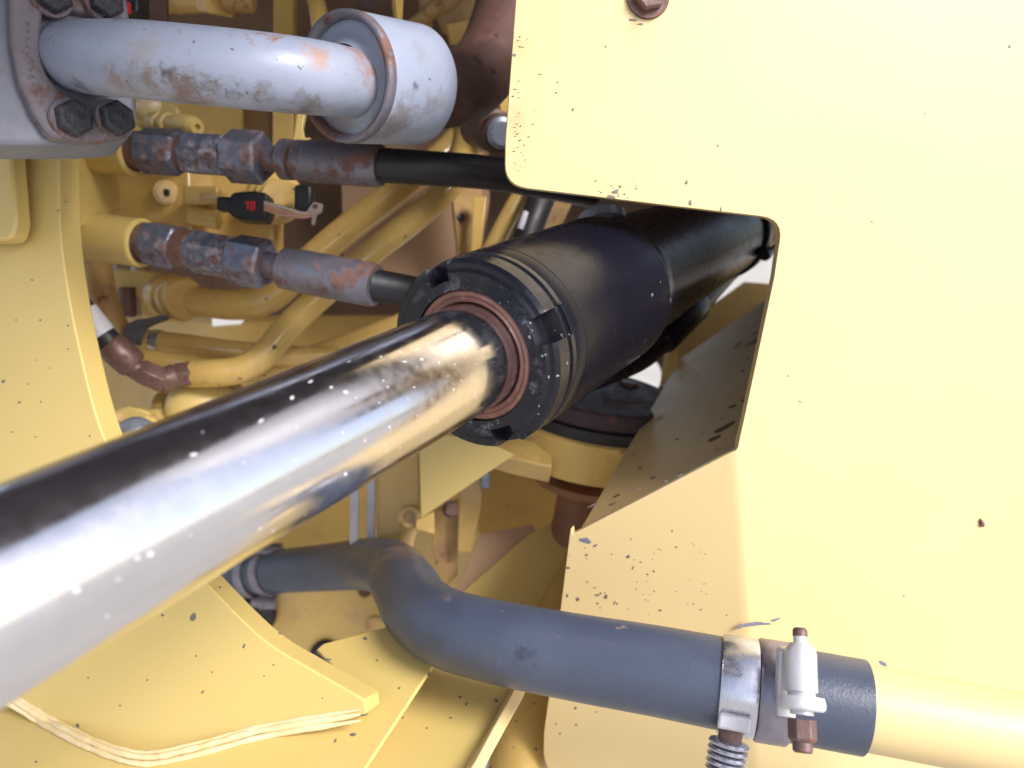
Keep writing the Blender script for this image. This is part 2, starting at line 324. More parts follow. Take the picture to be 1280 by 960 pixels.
brl = lathe('barrel', H, H + AX, [(.028, .060), (.028, .0760), (.030, .0769), (.047, .0769), (.0474, .0765), (.048, .0765), (.0484, .0769), (.235, .0769), (.240, .0764), (.244, .0740), (.252, .0715), (.27, .0690), (.40, .0655), (.66, .0640), (.695, .0640), (.70, .062), (.70, 0)], 'black', cyl, 128, metres=True, angle=40)
lathe('end_collar', H, H + AX, [(.655, .0630), (.655, .0682), (.658, .0692), (.679, .0692), (.682, .0682), (.682, .0630)], 'black', cyl, 96, metres=True, caps=False)
for k in range(6):
    xa = (RT - AX * RT.dot(AX)).normalized(); ya = AX.cross(xa); an = k * math.pi / 3 + .35; dv_ = xa * math.cos(an) + ya * math.sin(an)
    lathe('end_bolt', H + AX * .645 + dv_ * .073, H + AX * .71 + dv_ * .073, [(0, .008), (.25, .008), (.26, .006), (1, .006)], 'black', cyl, 16)
# oil port on top of the barrel, and the black supply pipe along its underside
pp = P(757, 301, .86); pd = (UP * .9 + F * .25 - RT * .1).normalized()
pt = lathe('port_cap', pp, pp + pd, [(0, .021), (.018, .021), (.02, .026), (.030, .026), (.034, .022), (.036, .012), (.033, .010), (.033, 0)], 'greyblue', cyl, 40, metres=True)
tube('supply_pipe', [(712, 474, .90), (760, 457, .93), (798, 441, .97), (830, 415, 1.02), (864, 382, 1.09), (890, 354, 1.16), (903, 340, 1.19)], .0215, 'black', cyl, 28)
lathe('pipe_sleeve', P(824, 420, 1.01), P(866, 380, 1.095), [(0, .022), (0, .0245), (.05, .026), (.95, .026), (1, .0245), (1, .022)], 'black', cyl, 32, caps=False)
# grit and water drops sitting on the rod
def on_rod(u, v, r=RR):
    d = ray(u, v); o = CAM - H; d1 = d - AX * d.dot(AX); o1 = o - AX * o.dot(AX)
    a = d1.dot(d1); b = 2 * d1.dot(o1); c = o1.dot(o1) - r * r; q = b * b - 4 * a * c
    if q <= 0: return None
    p = CAM + d * ((-b - math.sqrt(q)) / (2 * a)); n = (p - H); n -= AX * n.dot(AX); return p, n.normalized()
grit = [(326, 526, 9, 3, 20), (242, 568, 7, 4, -20), (305, 578, 3, 2, 0), (365, 497, 6, 4, 40), (388, 477, 6, 3, 10), (414, 484, 4, 3, 30), (432, 490, 4, 6, 60), (436, 452, 4, 2, 0), (476, 446, 4, 2, 0), (500, 440, 3, 2, 0), (522, 436, 3, 2, 10),
        (527, 449, 4, 3, -30), (506, 452, 6, 2, -30), (549, 453, 2, 3, 0), (567, 487, 2, 3, 0), (518, 484, 2, 3, 70), (510, 498, 1.5, 4, 20), (428, 541, 2, 4, -10), (487, 534, 2, 5, 10), (482, 556, 2, 3, 0), (432, 593, 4, 4, 0), (325, 661, 3, 4, 0),
        (341, 664, 3, 3, 0), (172, 698, 5, 4, 0), (188, 693, 6, 6, 0), (96, 738, 7, 6, 0), (148, 724, 4, 3, 0), (134, 771, 3, 5, 20), (162, 617, 4, 2, 0), (253, 540, 3, 2, 0), (382, 644, 3, 2, 0), (500, 560, 2, 2, 0), (461, 515, 1.5, 2, 0), (540, 500, 1.5, 2, 0), (560, 470, 2, 1.5, 0),
        (405, 520, 1.5, 1.5, 0), (215, 640, 2, 2, 0), (120, 636, 2, 1.5, 0), (60, 690, 2, 2, 0), (585, 428, 1.5, 2, 0), (597, 455, 1.5, 1.5, 0), (577, 476, 1.5, 3, 0)]
rnd = random.Random(5)
for k in range(70):
    t_ = rnd.random() ** .6; u = 20 + 580 * t_; mid = 747 - .49 * u; hw = 120 - .11 * u
    grit.append((u, mid + rnd.uniform(-.9, .85) * hw, rnd.uniform(1, 2.8), rnd.uniform(.9, 2.4), rnd.uniform(-40, 60)))
for u, v, a, b, ang in grit:
    a *= .72; b *= .72
    h = on_rod(u, v)
    if not h: continue
    p, n = h; t = AX; s = n.cross(t).normalized(); dd = (p - CAM).dot(F) / FPX; rnd = random.Random(u * 3 + v); bm = bmesh.new()
    ca, sa = math.cos(math.radians(ang)), math.sin(math.radians(ang)); m = 8
    r0 = [bm.verts.new(p - n * .0003 + (t * ((a * math.cos(6.2832 * k / m)) * ca - b * math.sin(6.2832 * k / m) * sa) * 1.3 + s * (a * math.cos(6.2832 * k / m) * sa + b * math.sin(6.2832 * k / m) * ca)) * (dd * rnd.uniform(.75, 1.05))) for k in range(m)]
    hh = min(a, b) * dd * .55; cen = sum((q.co for q in r0), Vector()) / m
    r1 = [bm.verts.new(cen + (q.co - cen) * .66 + n * hh) for q in r0]
    for k in range(m): bm.faces.new((r0[k], r0[(k + 1) % m], r1[(k + 1) % m], r1[k]))
    bm.faces.new(r1)
    obj('grit', bm, 'speckwhite', rod, True, angle=80)

# ================================================================== right side plate with its opening
PR = Plane((640, 100, .70), (1280, 100, .725), (930, 900, .785))
bu, bv, bu2, bv2 = 922, 562, 958, 1120
PF = Plane((bu, bv, (PR.at(bu, bv) - CAM).dot(F)), (bu2, bv2, (PR.at(bu2, bv2) - CAM).dot(F)), (690, 900, (PR.at(690, 900) - CAM).dot(F) + .085))
rp = thing('side_plate', PR.at(1000, 1150), 'large bright yellow steel plate whose cut-out lets the black cylinder through', 'plate')
def side_plate():
    bm = bmesh.new(); T = .010
    main = rounded([(655, -170), (645, 0), (632, 175), (631, 232, 40), (800, 252.5), (979, 273.5, 30), (970, 330), (968, 345), (932, 515)])
    main += [(bu, bv)]; k = 5; w_ = 11
    tail = [(bu2, bv2), (1560, 1120), (1560, -170)]
    front = [bm.verts.new(PR.at(u, v)) for u, v in main[:-1]]
    # the fold is a narrow rounded band of k strips between the two planes
    top, bot = [], []
    for j in range(k + 1):
        t = j / k
        for lst, (u, v) in ((top, (bu, bv)), (bot, (bu2, bv2))):
            off = w_ * (1 - 2 * t); dq = lambda pl_, x: (pl_.at(x, v) - CAM).dot(F)
            d = dq(PR, u + w_) * (1 - t) ** 2 + dq(PR, u) * 2 * t * (1 - t) + dq(PF, u - w_) * t * t
            if lst is bot: lst.append(bm.verts.new(P(u + off, v, d)))
            else: lst.append(bm.verts.new(P(u + off * .3, v - off * 1.5, d) if off > 0 else P(u + off, v - off * .43, d)))
    m_tail = [bm.verts.new(PR.at(u, v)) for u, v in tail[1:]]
    faces = [front + [top[0], bot[0]] + m_tail]
    for j in range(k): faces.append([top[j], top[j + 1], bot[j + 1], bot[j]])
    fl = rounded([(714, 653, 15), (697, 790), (680, 915), (679, 955, 20), (705, 985), (760, 1120)])
    faces.append([top[-1]] + [bm.verts.new(PF.at(u, v)) for u, v in fl] + [bot[-1]])
    for f in faces: bm.faces.new(f)
    bmesh.ops.recalc_face_normals(bm, faces=bm.faces)
    f0 = bm.faces[:] ; bm.faces.ensure_lookup_table()
    if bm.faces[0].normal.dot(PR.n) < 0: bmesh.ops.reverse_faces(bm, faces=bm.faces)
    # thickness: copy backwards and wall the boundary
    bm.normal_update(); mp = {v: bm.verts.new(v.co - v.normal * T) for v in list(bm.verts)}
    edges = [e for e in bm.edges if e.is_boundary]
    for f in f0: bm.faces.new([mp[v] for v in reversed(f.verts)])
    for e in edges: bm.faces.new((e.verts[0], mp[e.verts[0]], mp[e.verts[1]], e.verts[1]))
    return obj('plate_body', bm, 'yellow_clean', rp, True, .0012, angle=30)
pl = side_plate()
hexbolt(rp, PR.at(810, -4), PR.n, .0145, .011, 'rustbolt', washer=1.32)
for a in [(768, 240, 6, 4, 0), (775, 233, 3, 2, 20), (764, 246, 7, 3, 10), (858, 228, 2.5, 4, 10), (863, 254, 3, 5, 0), (901, 262, 1.5, 5, 0), (745, 226, 3, 1.5, -20), (795, 236, 4, 1, 0), (897, 182, 2, 2, 0), (716, 137, 2, 3, 30), (697, 103, 2, 1.5, 0), (695, 116, 3, 1.5, 0),
          (643, 69, 3, 3, 0), (1262, 58, 2, 4, 30), (1156, 142, 1.5, 1.5, 0), (1090, 277, 1.5, 1.5, 0), (985, 470, 1.5, 1.5, 0), (675, 93, 3, 1.2, 0), (757, 58, 1.5, 2, 0), (790, 25, 8, 2, 10), (800, 30, 6, 2, 0),
          (1000, 502, 4, 1, 15), (1080, 730, 2, 1, 0), (1130, 745, 1.5, 1.5, 0)]:
    chip(rp, PR, *a)
rnd = random.Random(11)
for k in range(34):
    cv_ = rnd.choice((55, 150, 160, 205, 110)); chip(rp, PR, 641 + abs(rnd.gauss(0, 11)), cv_ + rnd.gauss(0, 16), rnd.uniform(.8, 3.6), rnd.uniform(.5, 1.1), rnd.uniform(-30, 20), 'chiprust' if k % 3 else 'chip')
for k in range(16): chip(rp, PR, 770 + rnd.gauss(0, 14), 238 + rnd.gauss(0, 5), rnd.uniform(.8, 3), rnd.uniform(.6, 1.4), rnd.uniform(-30, 30))
for k in range(40): chip(rp, PF, rnd.uniform(705, 900), rnd.triangular(655, 775, 740), rnd.uniform(.7, 2), rnd.uniform(.6, 1.5), rnd.uniform(-40, 40), rnd.choice(('chip', 'chiprust')))
chip(rp, PR, 1228, 654, 4, 8, -20, 'rustbolt', proud=.002)
for a in [(945, 780, 26, 3.5, -4), (925, 783, 4, 6, 40), (968, 775, 9, 2.2, -22), (1105, 830, 9, 4, 35)]: chip(rp, PR, *a, mat='chipblue')
for a in [(731, 676, 10, 5, 10, 'chipblue'), (744, 682, 5, 2, -30), (733, 694, 3, 2, 0), (710, 710, 4, 2, 0), (709, 745, 2, 3, 0), (722, 749, 3, 4, -40), (747, 744, 4, 2, 0), (757, 746, 3, 4, 20), (768, 754, 1.5, 4, 20), (785, 696, 5, 3, -30), (791, 710, 1.5, 3, 30), (801, 703, 2, 1.5, 0), (817, 714, 2, 2, 0), (845, 684, 3, 2, 0), (840, 664, 2, 3, 0),
          (882, 658, 2, 3, 30), (874, 690, 3, 3, 0), (866, 680, 1, 10, -40), (882, 693, 7, 1.5, 30), (895, 669, 2, 2, 0), (908, 769, 2.5, 3, 0), (876, 762, 2, 2, 0), (867, 755, 1.5, 2, 0), (825, 763, 3, 2, 0), (880, 730, 5, 1, -5), (720, 906, 2, 2, 0), (700, 917, 1.5, 2, 0), (719, 885, 3, 2, -30), (745, 890, 1.5, 1.5, 0), (695, 905, 1.5, 1.5, 0), (740, 632, 8, 1.5, -25), (798, 612, 4, 2, -20), (850, 594, 7, 1.6, -20), (832, 602, 3, 2, 0), (950, 905, 4, 3, 20)]:
    chip(rp, PF if a[0] < 935 else PR, *a)

# dark inner plate that runs back from the folded edge
dF = lambda u, v: (PF.at(u, v) - CAM).dot(F)
PI = Plane((735, 648, dF(735, 648) + .05), (922, 566, dF(922, 566) + .05), (905, 400, 1.16))
ip = plate('inner_web_plate', [(726, 660), (842, 462), (850, 448), (990, 352), (1010, 420), (930, 540), (924, 566), (908, 578)], PI, .010, 'inner', label='scuffed dark yellow web plate running back behind the folded plate edge', cat='plate')
for a in [(905, 535, 22, 4, -28), (893, 548, 14, 3, -25), (915, 508, 8, 2.5, -20), (930, 500, 6, 2, -20), (928, 464, 3, 2, 0), (816, 597, 5, 2, -30), (800, 585, 3, 2, 0), (792, 568, 3, 1.5, 0), (846, 549, 4, 1.5, 0), (770, 620, 7, 1.5, -25), (765, 630, 6, 1.5, -25), (872, 470, 2, 1.5, 0)]:
    chip(ip, PI, *a, mat='chiprust' if a[2] > 6 else 'chip')
plate('edge_strip', [(838, 436), (848, 430), (846, 470), (838, 484), (832, 480)], Plane((838, 440, 1.13), (848, 470, 1.135), (832, 480, 1.12)), .012, 'yellow', ip)
PB = Plane((850, 430, 1.30), (970, 340, 1.5), (960, 440, 1.35))
plate('far_web_plate', [(845, 455), (850, 410), (905, 370), (930, 352), (1040, 360), (1040, 460), (900, 480)], PB, .012, 'yellow_in', label='tan yellow web plate showing below the far end of the cylinder', cat='plate')
plate('bracket_block', [(938, 262), (990, 268), (985, 304), (958, 306), (945, 318), (936, 300)], flat(1.62), .05, 'yellow_grime', label='rusty bracket block peeking past the far end of the cylinder', cat='bracket')

# ================================================================== left plate with the curved edge
PLp = Plane((40, 250, .83), (60, 800, .78), (440, 870, .69))
lp = thing('hitch_plate', PLp.at(100, 940), 'thick yellow plate with a curved edge beneath the chrome rod, welded along its foot', 'plate')
arc = spline2([(75, 90), (74, 250), (80, 330), (98, 430), (131, 550), (190, 652), (262, 733), (328, 798), (385, 834), (443, 867)], 6)
lower = spline2([(458, 893), (330, 912), (240, 935), (178, 944), (120, 928), (60, 898), (10, 868), (-120, 800)], 5)
plate('plate_body', arc + [(456, 875)] + lower + [(-160, 780), (-160, 90)], PLp, .028, 'yellow', lp, .0015)
for a in [(241, 771, 6, 7, 20), (203, 769, 3, 3, 0), (275, 734, 2.5, 2.5, 0), (253, 865, 1.5, 4, 30), (409, 824, 6, 3, 20), (350, 792, 3, 1.5, 20), (97, 907, 3, 4, -20), (342, 831, 3, 1.5, -30), (184, 850, 2, 1.5, 0), (110, 847, 1.5, 2, 0), (150, 882, 2, 1.5, 0), (265, 840, 1.5, 2, 0), (305, 808, 2, 5, 30), (245, 820, 1.5, 2, 20), (403, 873, 2, 1, 0), (330, 845, 1.5, 1.5, 0),
          (40, 350, 3, 1.5, 15), (4, 477, 3, 3, 0), (24, 503, 4, 1.5, -20), (50, 400, 2, 1.5, 0), (62, 460, 1.5, 1.5, 0), (35, 480, 1.5, 1, 0), (51, 502, 1.5, 1.5, 0), (85, 407, 2, 1.5, 0), (73, 263, 3, 1, -20), (46, 450, 1.5, 1, 0), (85, 436, 2, 1.5, 0), (20, 400, 1.5, 1.5, 0), (112, 545, 1.5, 1.5, 0), (82, 252, 3, 1, -20), (15, 540, 2, 1.5, 0), (44, 546, 2, 1, 0)]:
    chip(lp, PLp, *a)
PLf = Plane((0, 240, .805), (30, 240, .798), (10, 290, .800))
plate('stop_flap', [(-70, 120), (8, 120), (12, 176), (20, 275), (15, 300, 20), (-70, 302)], PLf, .020, 'yellow', lp, .003)
# lower frame plates that the weld joins to
dL = lambda u, v: (PLp.at(u, v) - CAM).dot(F)
PBm = Plane((330, 912, dL(330, 912) + .004), (60, 898, dL(60, 898) + .004), (480, 785, .80))
fr = plate('floor_plate', list(reversed(lower)) + [(462, 880), (395, 812), (405, 804), (500, 779), (600, 772), (600, 815), (545, 826), (440, 985), (400, 1060), (-150, 1060)], PBm, .004, 'yellow', label='dusty yellow floor plate in front of the weld, lower left', cat='plate')
fr['label'] = 'flat yellow floor plate meeting the weld run of the curved plate'
for a in [(440, 918, 6, 3, -15), (446, 968, 5, 4, 0), (456, 798, 4, 3, 0), (492, 789, 3, 2, 0), (471, 825, 2.5, 1.5, 0), (499, 860, 2, 2, 0), (536, 842, 4, 1.5, -60), (45, 952, 2, 2, 0), (419, 926, 1.5, 4, 30)]: chip(fr, PBm, *a)
# weld run along the foot: three ridged passes
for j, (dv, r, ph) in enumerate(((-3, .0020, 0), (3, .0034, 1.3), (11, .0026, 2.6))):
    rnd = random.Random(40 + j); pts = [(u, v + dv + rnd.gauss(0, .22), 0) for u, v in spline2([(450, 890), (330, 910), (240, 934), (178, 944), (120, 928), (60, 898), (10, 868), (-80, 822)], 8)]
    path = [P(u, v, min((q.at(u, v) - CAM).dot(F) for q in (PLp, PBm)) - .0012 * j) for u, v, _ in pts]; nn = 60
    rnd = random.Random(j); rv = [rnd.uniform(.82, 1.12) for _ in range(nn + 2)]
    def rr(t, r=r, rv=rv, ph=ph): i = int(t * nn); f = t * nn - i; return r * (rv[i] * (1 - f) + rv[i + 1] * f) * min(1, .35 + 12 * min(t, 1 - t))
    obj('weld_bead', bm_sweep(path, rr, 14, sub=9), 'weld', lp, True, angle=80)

PB2 = Plane((470, 950, .685), (650, 850, .80), (545, 826, .835))
bp = plate('beam_plate', [(548, 815), (600, 795), (660, 830), (653, 846), (590, 948), (560, 1010), (420, 1010), (462, 944)], PB2, .020, 'yellow', label='bright yellow beam plate lying under the big grey rubber hose', cat='plate', bevel=.002)
for a in [(575, 871, 2.5, 2.5, 0), (583, 880, 2.5, 2.5, 0), (620, 875, 4, 3, 20), (631, 878, 2, 2, 0), (622, 850, 1.5, 2, 0), (533, 910, 2, 1.5, 0), (504, 897, 1.5, 1.5, 0), (563, 897, 3, 1.5, 0)]: chip(bp, PB2, *a)
PB3 = Plane((656, 846, .79), (600, 948, .665), (640, 948, .69))
plate('beam_edge', [(658, 832), (668, 836), (655, 870), (612, 948), (580, 1010), (558, 1010), (596, 948)], PB3, .012, 'yellow_clean', bp)
tube('return_pipe', [(735, 700, 1.12), (700, 780, 1.04), (668, 880, .96), (640, 990, .88), (615, 1080, .82)], .034, 'yellow_in', label='fat yellow pipe running down behind the beam plate under the hose', cat='pipe')
box('red_reflector', P(684, 962, .98), RT, UP, F, .05, .03, .02, 'red', label='small red block showing under the folded plate corner', cat='block')

# ================================================================== rear bulkhead and inner panels
deck = bmesh.new()
plU = flat(1.42)
bh = thing('bulkhead', P(300, 900, 1.45), 'dusty yellow bulkhead wall behind the pipes and hoses', 'bulkhead')
plate('upper_panel', [(-200, -260), (1100, -260), (1100, 262), (800, 300), (700, 300), (660, 330), (600, 394), (-200, 394)], flat(1.41), .008, 'shadegrime', bh)
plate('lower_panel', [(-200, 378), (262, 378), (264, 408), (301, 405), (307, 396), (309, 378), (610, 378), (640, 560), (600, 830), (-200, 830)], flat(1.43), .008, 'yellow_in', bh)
plate('hood_deck', [(0, 0), (1, 0), (1, 1), (0, 1)], flat(1), .01, 'yellow_grime') if False else None
bm = bmesh.new()
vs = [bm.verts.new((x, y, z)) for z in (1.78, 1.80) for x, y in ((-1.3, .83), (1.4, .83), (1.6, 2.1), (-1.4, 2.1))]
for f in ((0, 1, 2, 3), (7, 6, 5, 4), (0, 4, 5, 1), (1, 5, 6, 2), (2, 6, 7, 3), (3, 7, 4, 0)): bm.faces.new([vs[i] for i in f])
obj('shade_deck', bm, 'underside', bh, True, .003)  # unseen deck, added overhead to shade the bay
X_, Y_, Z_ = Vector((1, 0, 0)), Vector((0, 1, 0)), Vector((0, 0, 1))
box('unseen_dark_panel', Vector((0, .84, 2.5)), X_, Y_, Z_, 2.8, .03, 1.4, 'underside', bh, .004)  # unseen panel, added so the rod mirrors something dark
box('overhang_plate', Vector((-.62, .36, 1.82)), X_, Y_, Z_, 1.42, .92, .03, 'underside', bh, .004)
box('sun_block_wall', Vector((.60, 1.02, 1.20)), X_, Y_, Z_, .02, .62, 1.1, 'yellow_grime', bh, .004)  # unseen wall, added to keep sun out from behind the side plate

PK = flat(1.27)
plate('backing_panel', [(425, 165), (610, 150), (612, 250), (596, 345), (520, 350), (430, 345)], PK, .008, 'pink', label='flat pinkish dusty panel behind the slanting yellow tubes', cat='panel')
PS = Plane((575, 220, 1.16), (600, 220, 1.18), (580, 340, 1.18))
o = plate('slotted_strap', [(560, 190), (606, 190), (602, 260), (588, 340), (575, 330)], PS, .008, 'yellow_grime', label='rusty brown steel strap with a small hole beside the slanting tubes', cat='strap')
q = PS.at(576, 272, .001); lathe('hole', q, q + PS.n, [(0, .007), (.0006, .006), (.0006, 0)], 'seal', o, 20, metres=True)
plate('upright_bar', [(592, 246), (608, 246), (600, 325), (588, 325)], flat(1.14), .012, 'yellow_in', label='narrow yellow upright bar beside the rusty strap', cat='bar')
tube('corner_pipe', [(672, 200, 1.15), (655, 235, 1.15), (632, 278, 1.14), (608, 325, 1.13)], .013, 'yellow_in', label='thin yellow pipe slanting down beside a black hose near the cylinder', cat='pipe')
hz = thing('short_hose', P(652, 310, 1.1), 'short black hose with a white mark above the cylinder barrel', 'hose')
tube('hose_body', [(700, 195, 1.12), (682, 235, 1.11), (662, 285, 1.09), (652, 320, 1.08)], .019, 'rubberblk', hz)
tube('white_mark', [(657, 265, 1.072), (653, 278, 1.070), (650, 286, 1.07)], .0045, 'sleeve', hz, 10)
plate('short_bar', [(688, 235), (722, 240), (700, 285), (678, 290)], flat(1.18), .01, 'yellow_grime', label='dirty yellow bar between the black hose and the cylinder top', cat='bar')
o = thing('port_plug', P(625, 165, 1.0), 'dark round plug with a bluish face next to the plate edge', 'plug')
lathe('plug_body', P(598, 158, 1.03), P(626, 166, .97), [(0, .026), (.8, .026), (.84, .022), (1, .022)], 'rustpipe', o, 32)
lathe('plug_face', P(626, 166, .97), P(629, 167, .962), [(0, .0195), (.6, .019), (1, .014), (1, 0)], 'greyblue', o, 32)
tube('stub_pipe', [(575, 150, 1.2), (610, 142, 1.12), (640, 132, 1.05)], .017, 'yellow_in', label='pale yellow stub pipe under the rust brown pipe', cat='pipe')
# upright panels behind the upper hose
plate('cover_panel', [(168, 100), (303, 100), (303, 232), (170, 232)], flat(1.20), .01, 'yellow_in', label='plain yellow cover panel behind the upper hose fitting', cat='panel')
plate('rear_strip', [(306, 100), (336, 100), (336, 240), (306, 240)], flat(1.23), .01, 'yellow_grime', label='grimy strip between the cover panel and the upright angle bar', cat='strip')
plate('angle_bar', [(342, -60), (367, -60), (366, 250), (340, 250)], flat(1.15), .02, 'yellow_in', label='tall yellow angle bar standing behind the grey pipe', cat='bar')
o = thing('cable_clip', P(373, 180, 1.02), 'small pale yellow bracket stub standing on the upper hose fitting', 'bracket')
plate('stem', [(371, 135), (382, 140), (378, 160), (381, 176), (366, 176), (369, 158)], flat(1.02), .008, 'yellow', o)
plate('foot', [(357, 173), (388, 172), (386, 181), (359, 182)], flat(1.015), .02, 'yellow', o)
for nm, out, d, mat, lab in [('hanger_plate', [(490, -40), (507, -40), (503, 32), (497, 30)], 1.0, 'yellow_in', 'thin yellow hanger plate above the pale coupling'),
                             ('hanger_strip', [(528, -40), (546, -40), (540, 45), (527, 38)], 1.12, 'yellow_grime', 'dirty strip hanging behind the pale coupling'),
                             ('fan_bracket', [(541, -30), (600, -30), (590, 22), (602, 45), (585, 55), (556, 40), (545, 14)], 1.2, 'yellow_grime', 'angled dirty bracket below the top pipes'),
                             ('cross_bracket', [(560, 30), (600, 22), (612, 44), (596, 58), (566, 56)], 1.12, 'yellow_in', 'slanting yellow bracket behind the rust brown pipe'),
                             ('side_bracket', [(440, -40), (478, -40), (470, 14), (448, 8)], 1.22, 'rustpipe', 'rust brown bracket in the dark above the coupling')]:
    plate(nm, out, Plane((out[0][0], 0, d), (out[0][0] + 60, 0, d + .03), (out[0][0], 60, d + .02)), .012, mat, label=lab, cat='bracket')
tube('bent_pipe', [(372, -60, 1.1), (390, -15, 1.08), (398, 15, 1.06), (402, 50, 1.06)], .012, 'yellow_in', label='thin bent yellow pipe behind the pale coupling rim', cat='pipe')
tube('upper_pipe', [(588, -60, 1.15), (570, -5, 1.13), (545, 10, 1.12), (520, 30, 1.14), (480, 50, 1.16)], .011, 'yellow_grime', label='thin dirty pipe crossing above the coupling', cat='pipe')
tn = thing('pump_body', P(250, 20, 1.0), 'round yellow pump body with a hex end above the grey pipe', 'pump')
lathe('housing', P(205, -12, 1.02), P(262, -14, 1.0), [(0, .026), (.02, .028), (.98, .028), (1, .026)], 'yellow_in', tn, 40)
lathe('hex_end', P(262, -10, 1.0), P(280, -8, .98), [(0, .029), (.9, .029), (1, .026)], 'yellow_in', tn, 6, bevel=.001)
lathe('nose', P(280, -10, .98), P(318, -8, .985), [(0, .023), (.95, .023), (1, .019)], 'yellow_grime', tn, 40)
plate('dark_bracket', [(172, -30), (206, -30), (208, 30), (188, 32), (176, 20)], flat(.98), .01, 'rustpipe', label='rust brown bracket beside the red and black plug', cat='bracket')
o = thing('sensor_plug', P(160, 22, .86), 'black sensor plug with a red lock above the grey pipe', 'plug')
box('body', P(163, 2, .86), RT, UP, F, .030, .036, .03, 'plastic', o, .003)
box('lock', P(158, 10, .842), RT, UP, F, .009, .011, .006, 'red', o, .001)
tube('lead', [(170, 0, .86), (178, 12, .87), (186, 26, .9)], .0022, 'wireo', o, 8)

# ================================================================== grey pipe with flange and coupling
gp = thing('grey_pipe', P(160, 120, .66), 'pale grey painted pipe with a rust blotched underside bolted to a cast flange', 'pipe')
tube('pipe_body', [(72, 74, .75), (88, 72, .71), (120, 72, .67), (175, 75, .64), (250, 82, .632), (330, 90, .64), (392, 97, .665), (432, 103, .705), (470, 108, .76)], .0298, 'pipe', gp, 64, sub=10)
PFl = Plane((0, 90, .665), (170, 150, .735), (60, 0, .70))
plate('flange_block', [(-120, -90), (150, -70), (168, 60), (170, 150), (160, 176, 12), (110, 180), (0, 179), (-120, 176)], PFl, .040, 'flange', gp, .004)
cr = spline2([(58, -40), (54, 10), (52, 55), (58, 88), (76, 112), (104, 128)], 5)
plate('clamp_half', [(6, -60), (13, 0), (14, 50), (24, 100), (42, 140), (62, 170, 14), (118, 176), (160, 170, 14), (162, 130), (120, 132)] + list(reversed(cr)), PFl, .014, 'collar', gp, .003, off=.014)
cr2 = [(58, -60), (62, 0), (80, 10), (110, 15), (150, 22), (158, -10), (160, -60)]
plate('clamp_half', cr2, PFl, .012, 'collar', gp, .003, off=.012)
axb = (PFl.n * .92 + RT * .25 - UP * .12).normalized()
for (u, v, r) in ((92, 150, .0158), (146, 150, .0155), (66, -4, .016), (132, 4, .0155)):
    hexbolt(gp, PFl.at(u - 4, v, .0142), axb, r, .013, 'blackbolt', washer=1.14, wmat='collar', rot=.5)
# raised casting marks on the clamp half, too worn to read
rnd = random.Random(3)
for k in range(9):
    u, v = 33 + 1.1 * max(0, k - 4) ** 1.2, 28 + k * 9.5
    for j in range(2):
        box('casting_mark', PFl.at(u + rnd.uniform(-2, 4), v + j * 3.2, .0142), RT, UP, F, .0045 - .002 * j, .0016, .0012, 'collar', gp, .0003)
c0, c1 = P(432, 97, .715), P(518, 107, .79)
RC = .0565
lathe('coupling', c0, c1, [(.55, .0), (.12, .028), (.10, .047), (.07, .0495), (.0, .0505), (-.02, .053), (-.02, .0555), (.02, RC), (.95, RC), (.985, .0545), (1, .052), (1, 0)], 'pipe2', gp, 96, angle=30)
lathe('rim_ring', c0, c1, [(.02, .0485), (-.03, .0500), (-.05, .0535), (-.035, .0563), (.02, .0568), (.05, .0568)], 'ferrule', gp, 96, caps=False, angle=60)
lathe('inner_face', c0, c1, [(-.04, .028), (.01, .033), (.045, .040), (.04, .0445), (.05, .0488)], 'pipe2', gp, 96, caps=False, angle=60)
tube('brown_pipe', [(500, 108, .775), (548, 112, .815), (585, 104, .85), (614, 72, .89), (633, 15, .93), (650, -60, .97)], lambda t: .039 - .002 * t, 'rustpipe', None, 48, sub=10, label='rust brown bent pipe coming out of the pale coupling', cat='pipe')

# ================================================================== two high pressure hoses with crimped fittings
def fitting_hose(label, A, B, segs, hose, hr, boss, group=None):
    """segments (u0, u1, radius px, sides) strung along the line A->B given as (u, v, d)"""
    a, b = P(*A), P(*B); ht = thing('hydraulic_hose', P((A[0] + B[0]) / 2, A[1] + 40, A[2]), label, 'hose')
    def X(u): t = (u - A[0]) / (B[0] - A[0]); z = 1 / ((1 - t) / A[2] + t / B[2]); v = A[1] + (B[1] - A[1]) * t; return P(u, v, z), z
    for (u0, u1, r, n, mat, nm) in segs:
        p, z = X(u0); q, z2 = X(u1); R_ = r * z / FPX; k = n if n else 40
        if n: lathe(nm, p, q, [(0, R_ * .86), (.07, R_), (.93, R_), (1, R_ * .86)], mat, ht, n, rot=.35 + u0, bevel=.0007, angle=25)
        else: lathe(nm, p, q, [(0, R_ * .93), (.06, R_), (.94, R_), (1, R_ * .93)], mat, ht, 40, angle=50)
    tube('hose_line', hose, hr, 'rubberblk', ht, 28)
    return ht
fitting_hose('upper black hydraulic hose with a zinc hex fitting, running under the grey pipe', (160, 187, .935), (478, 207, .865),
    [(166, 182, 23, 0, 'brownfit', 'stub'), (178, 228, 29, 6, 'fitting', 'hex_nut'), (226, 234, 22, 0, 'brownfit', 'neck'), (232, 288, 27, 6, 'fitting', 'hex_nut'), (286, 331, 33, 6, 'fitting', 'hex_nut'), (329, 356, 16, 0, 'ferrule', 'neck'),
     (353, 367, 25, 0, 'ferrule', 'collar'), (366, 373, 21, 0, 'brownfit', 'neck'), (372, 386, 25, 0, 'ferrule', 'collar'), (384, 477, 26.5, 0, 'ferrule', 'crimp_ferrule')],
    [(468, 206, .867), (530, 210, .87), (600, 215, .885), (660, 224, .91), (740, 240, .96)], .0185, None)
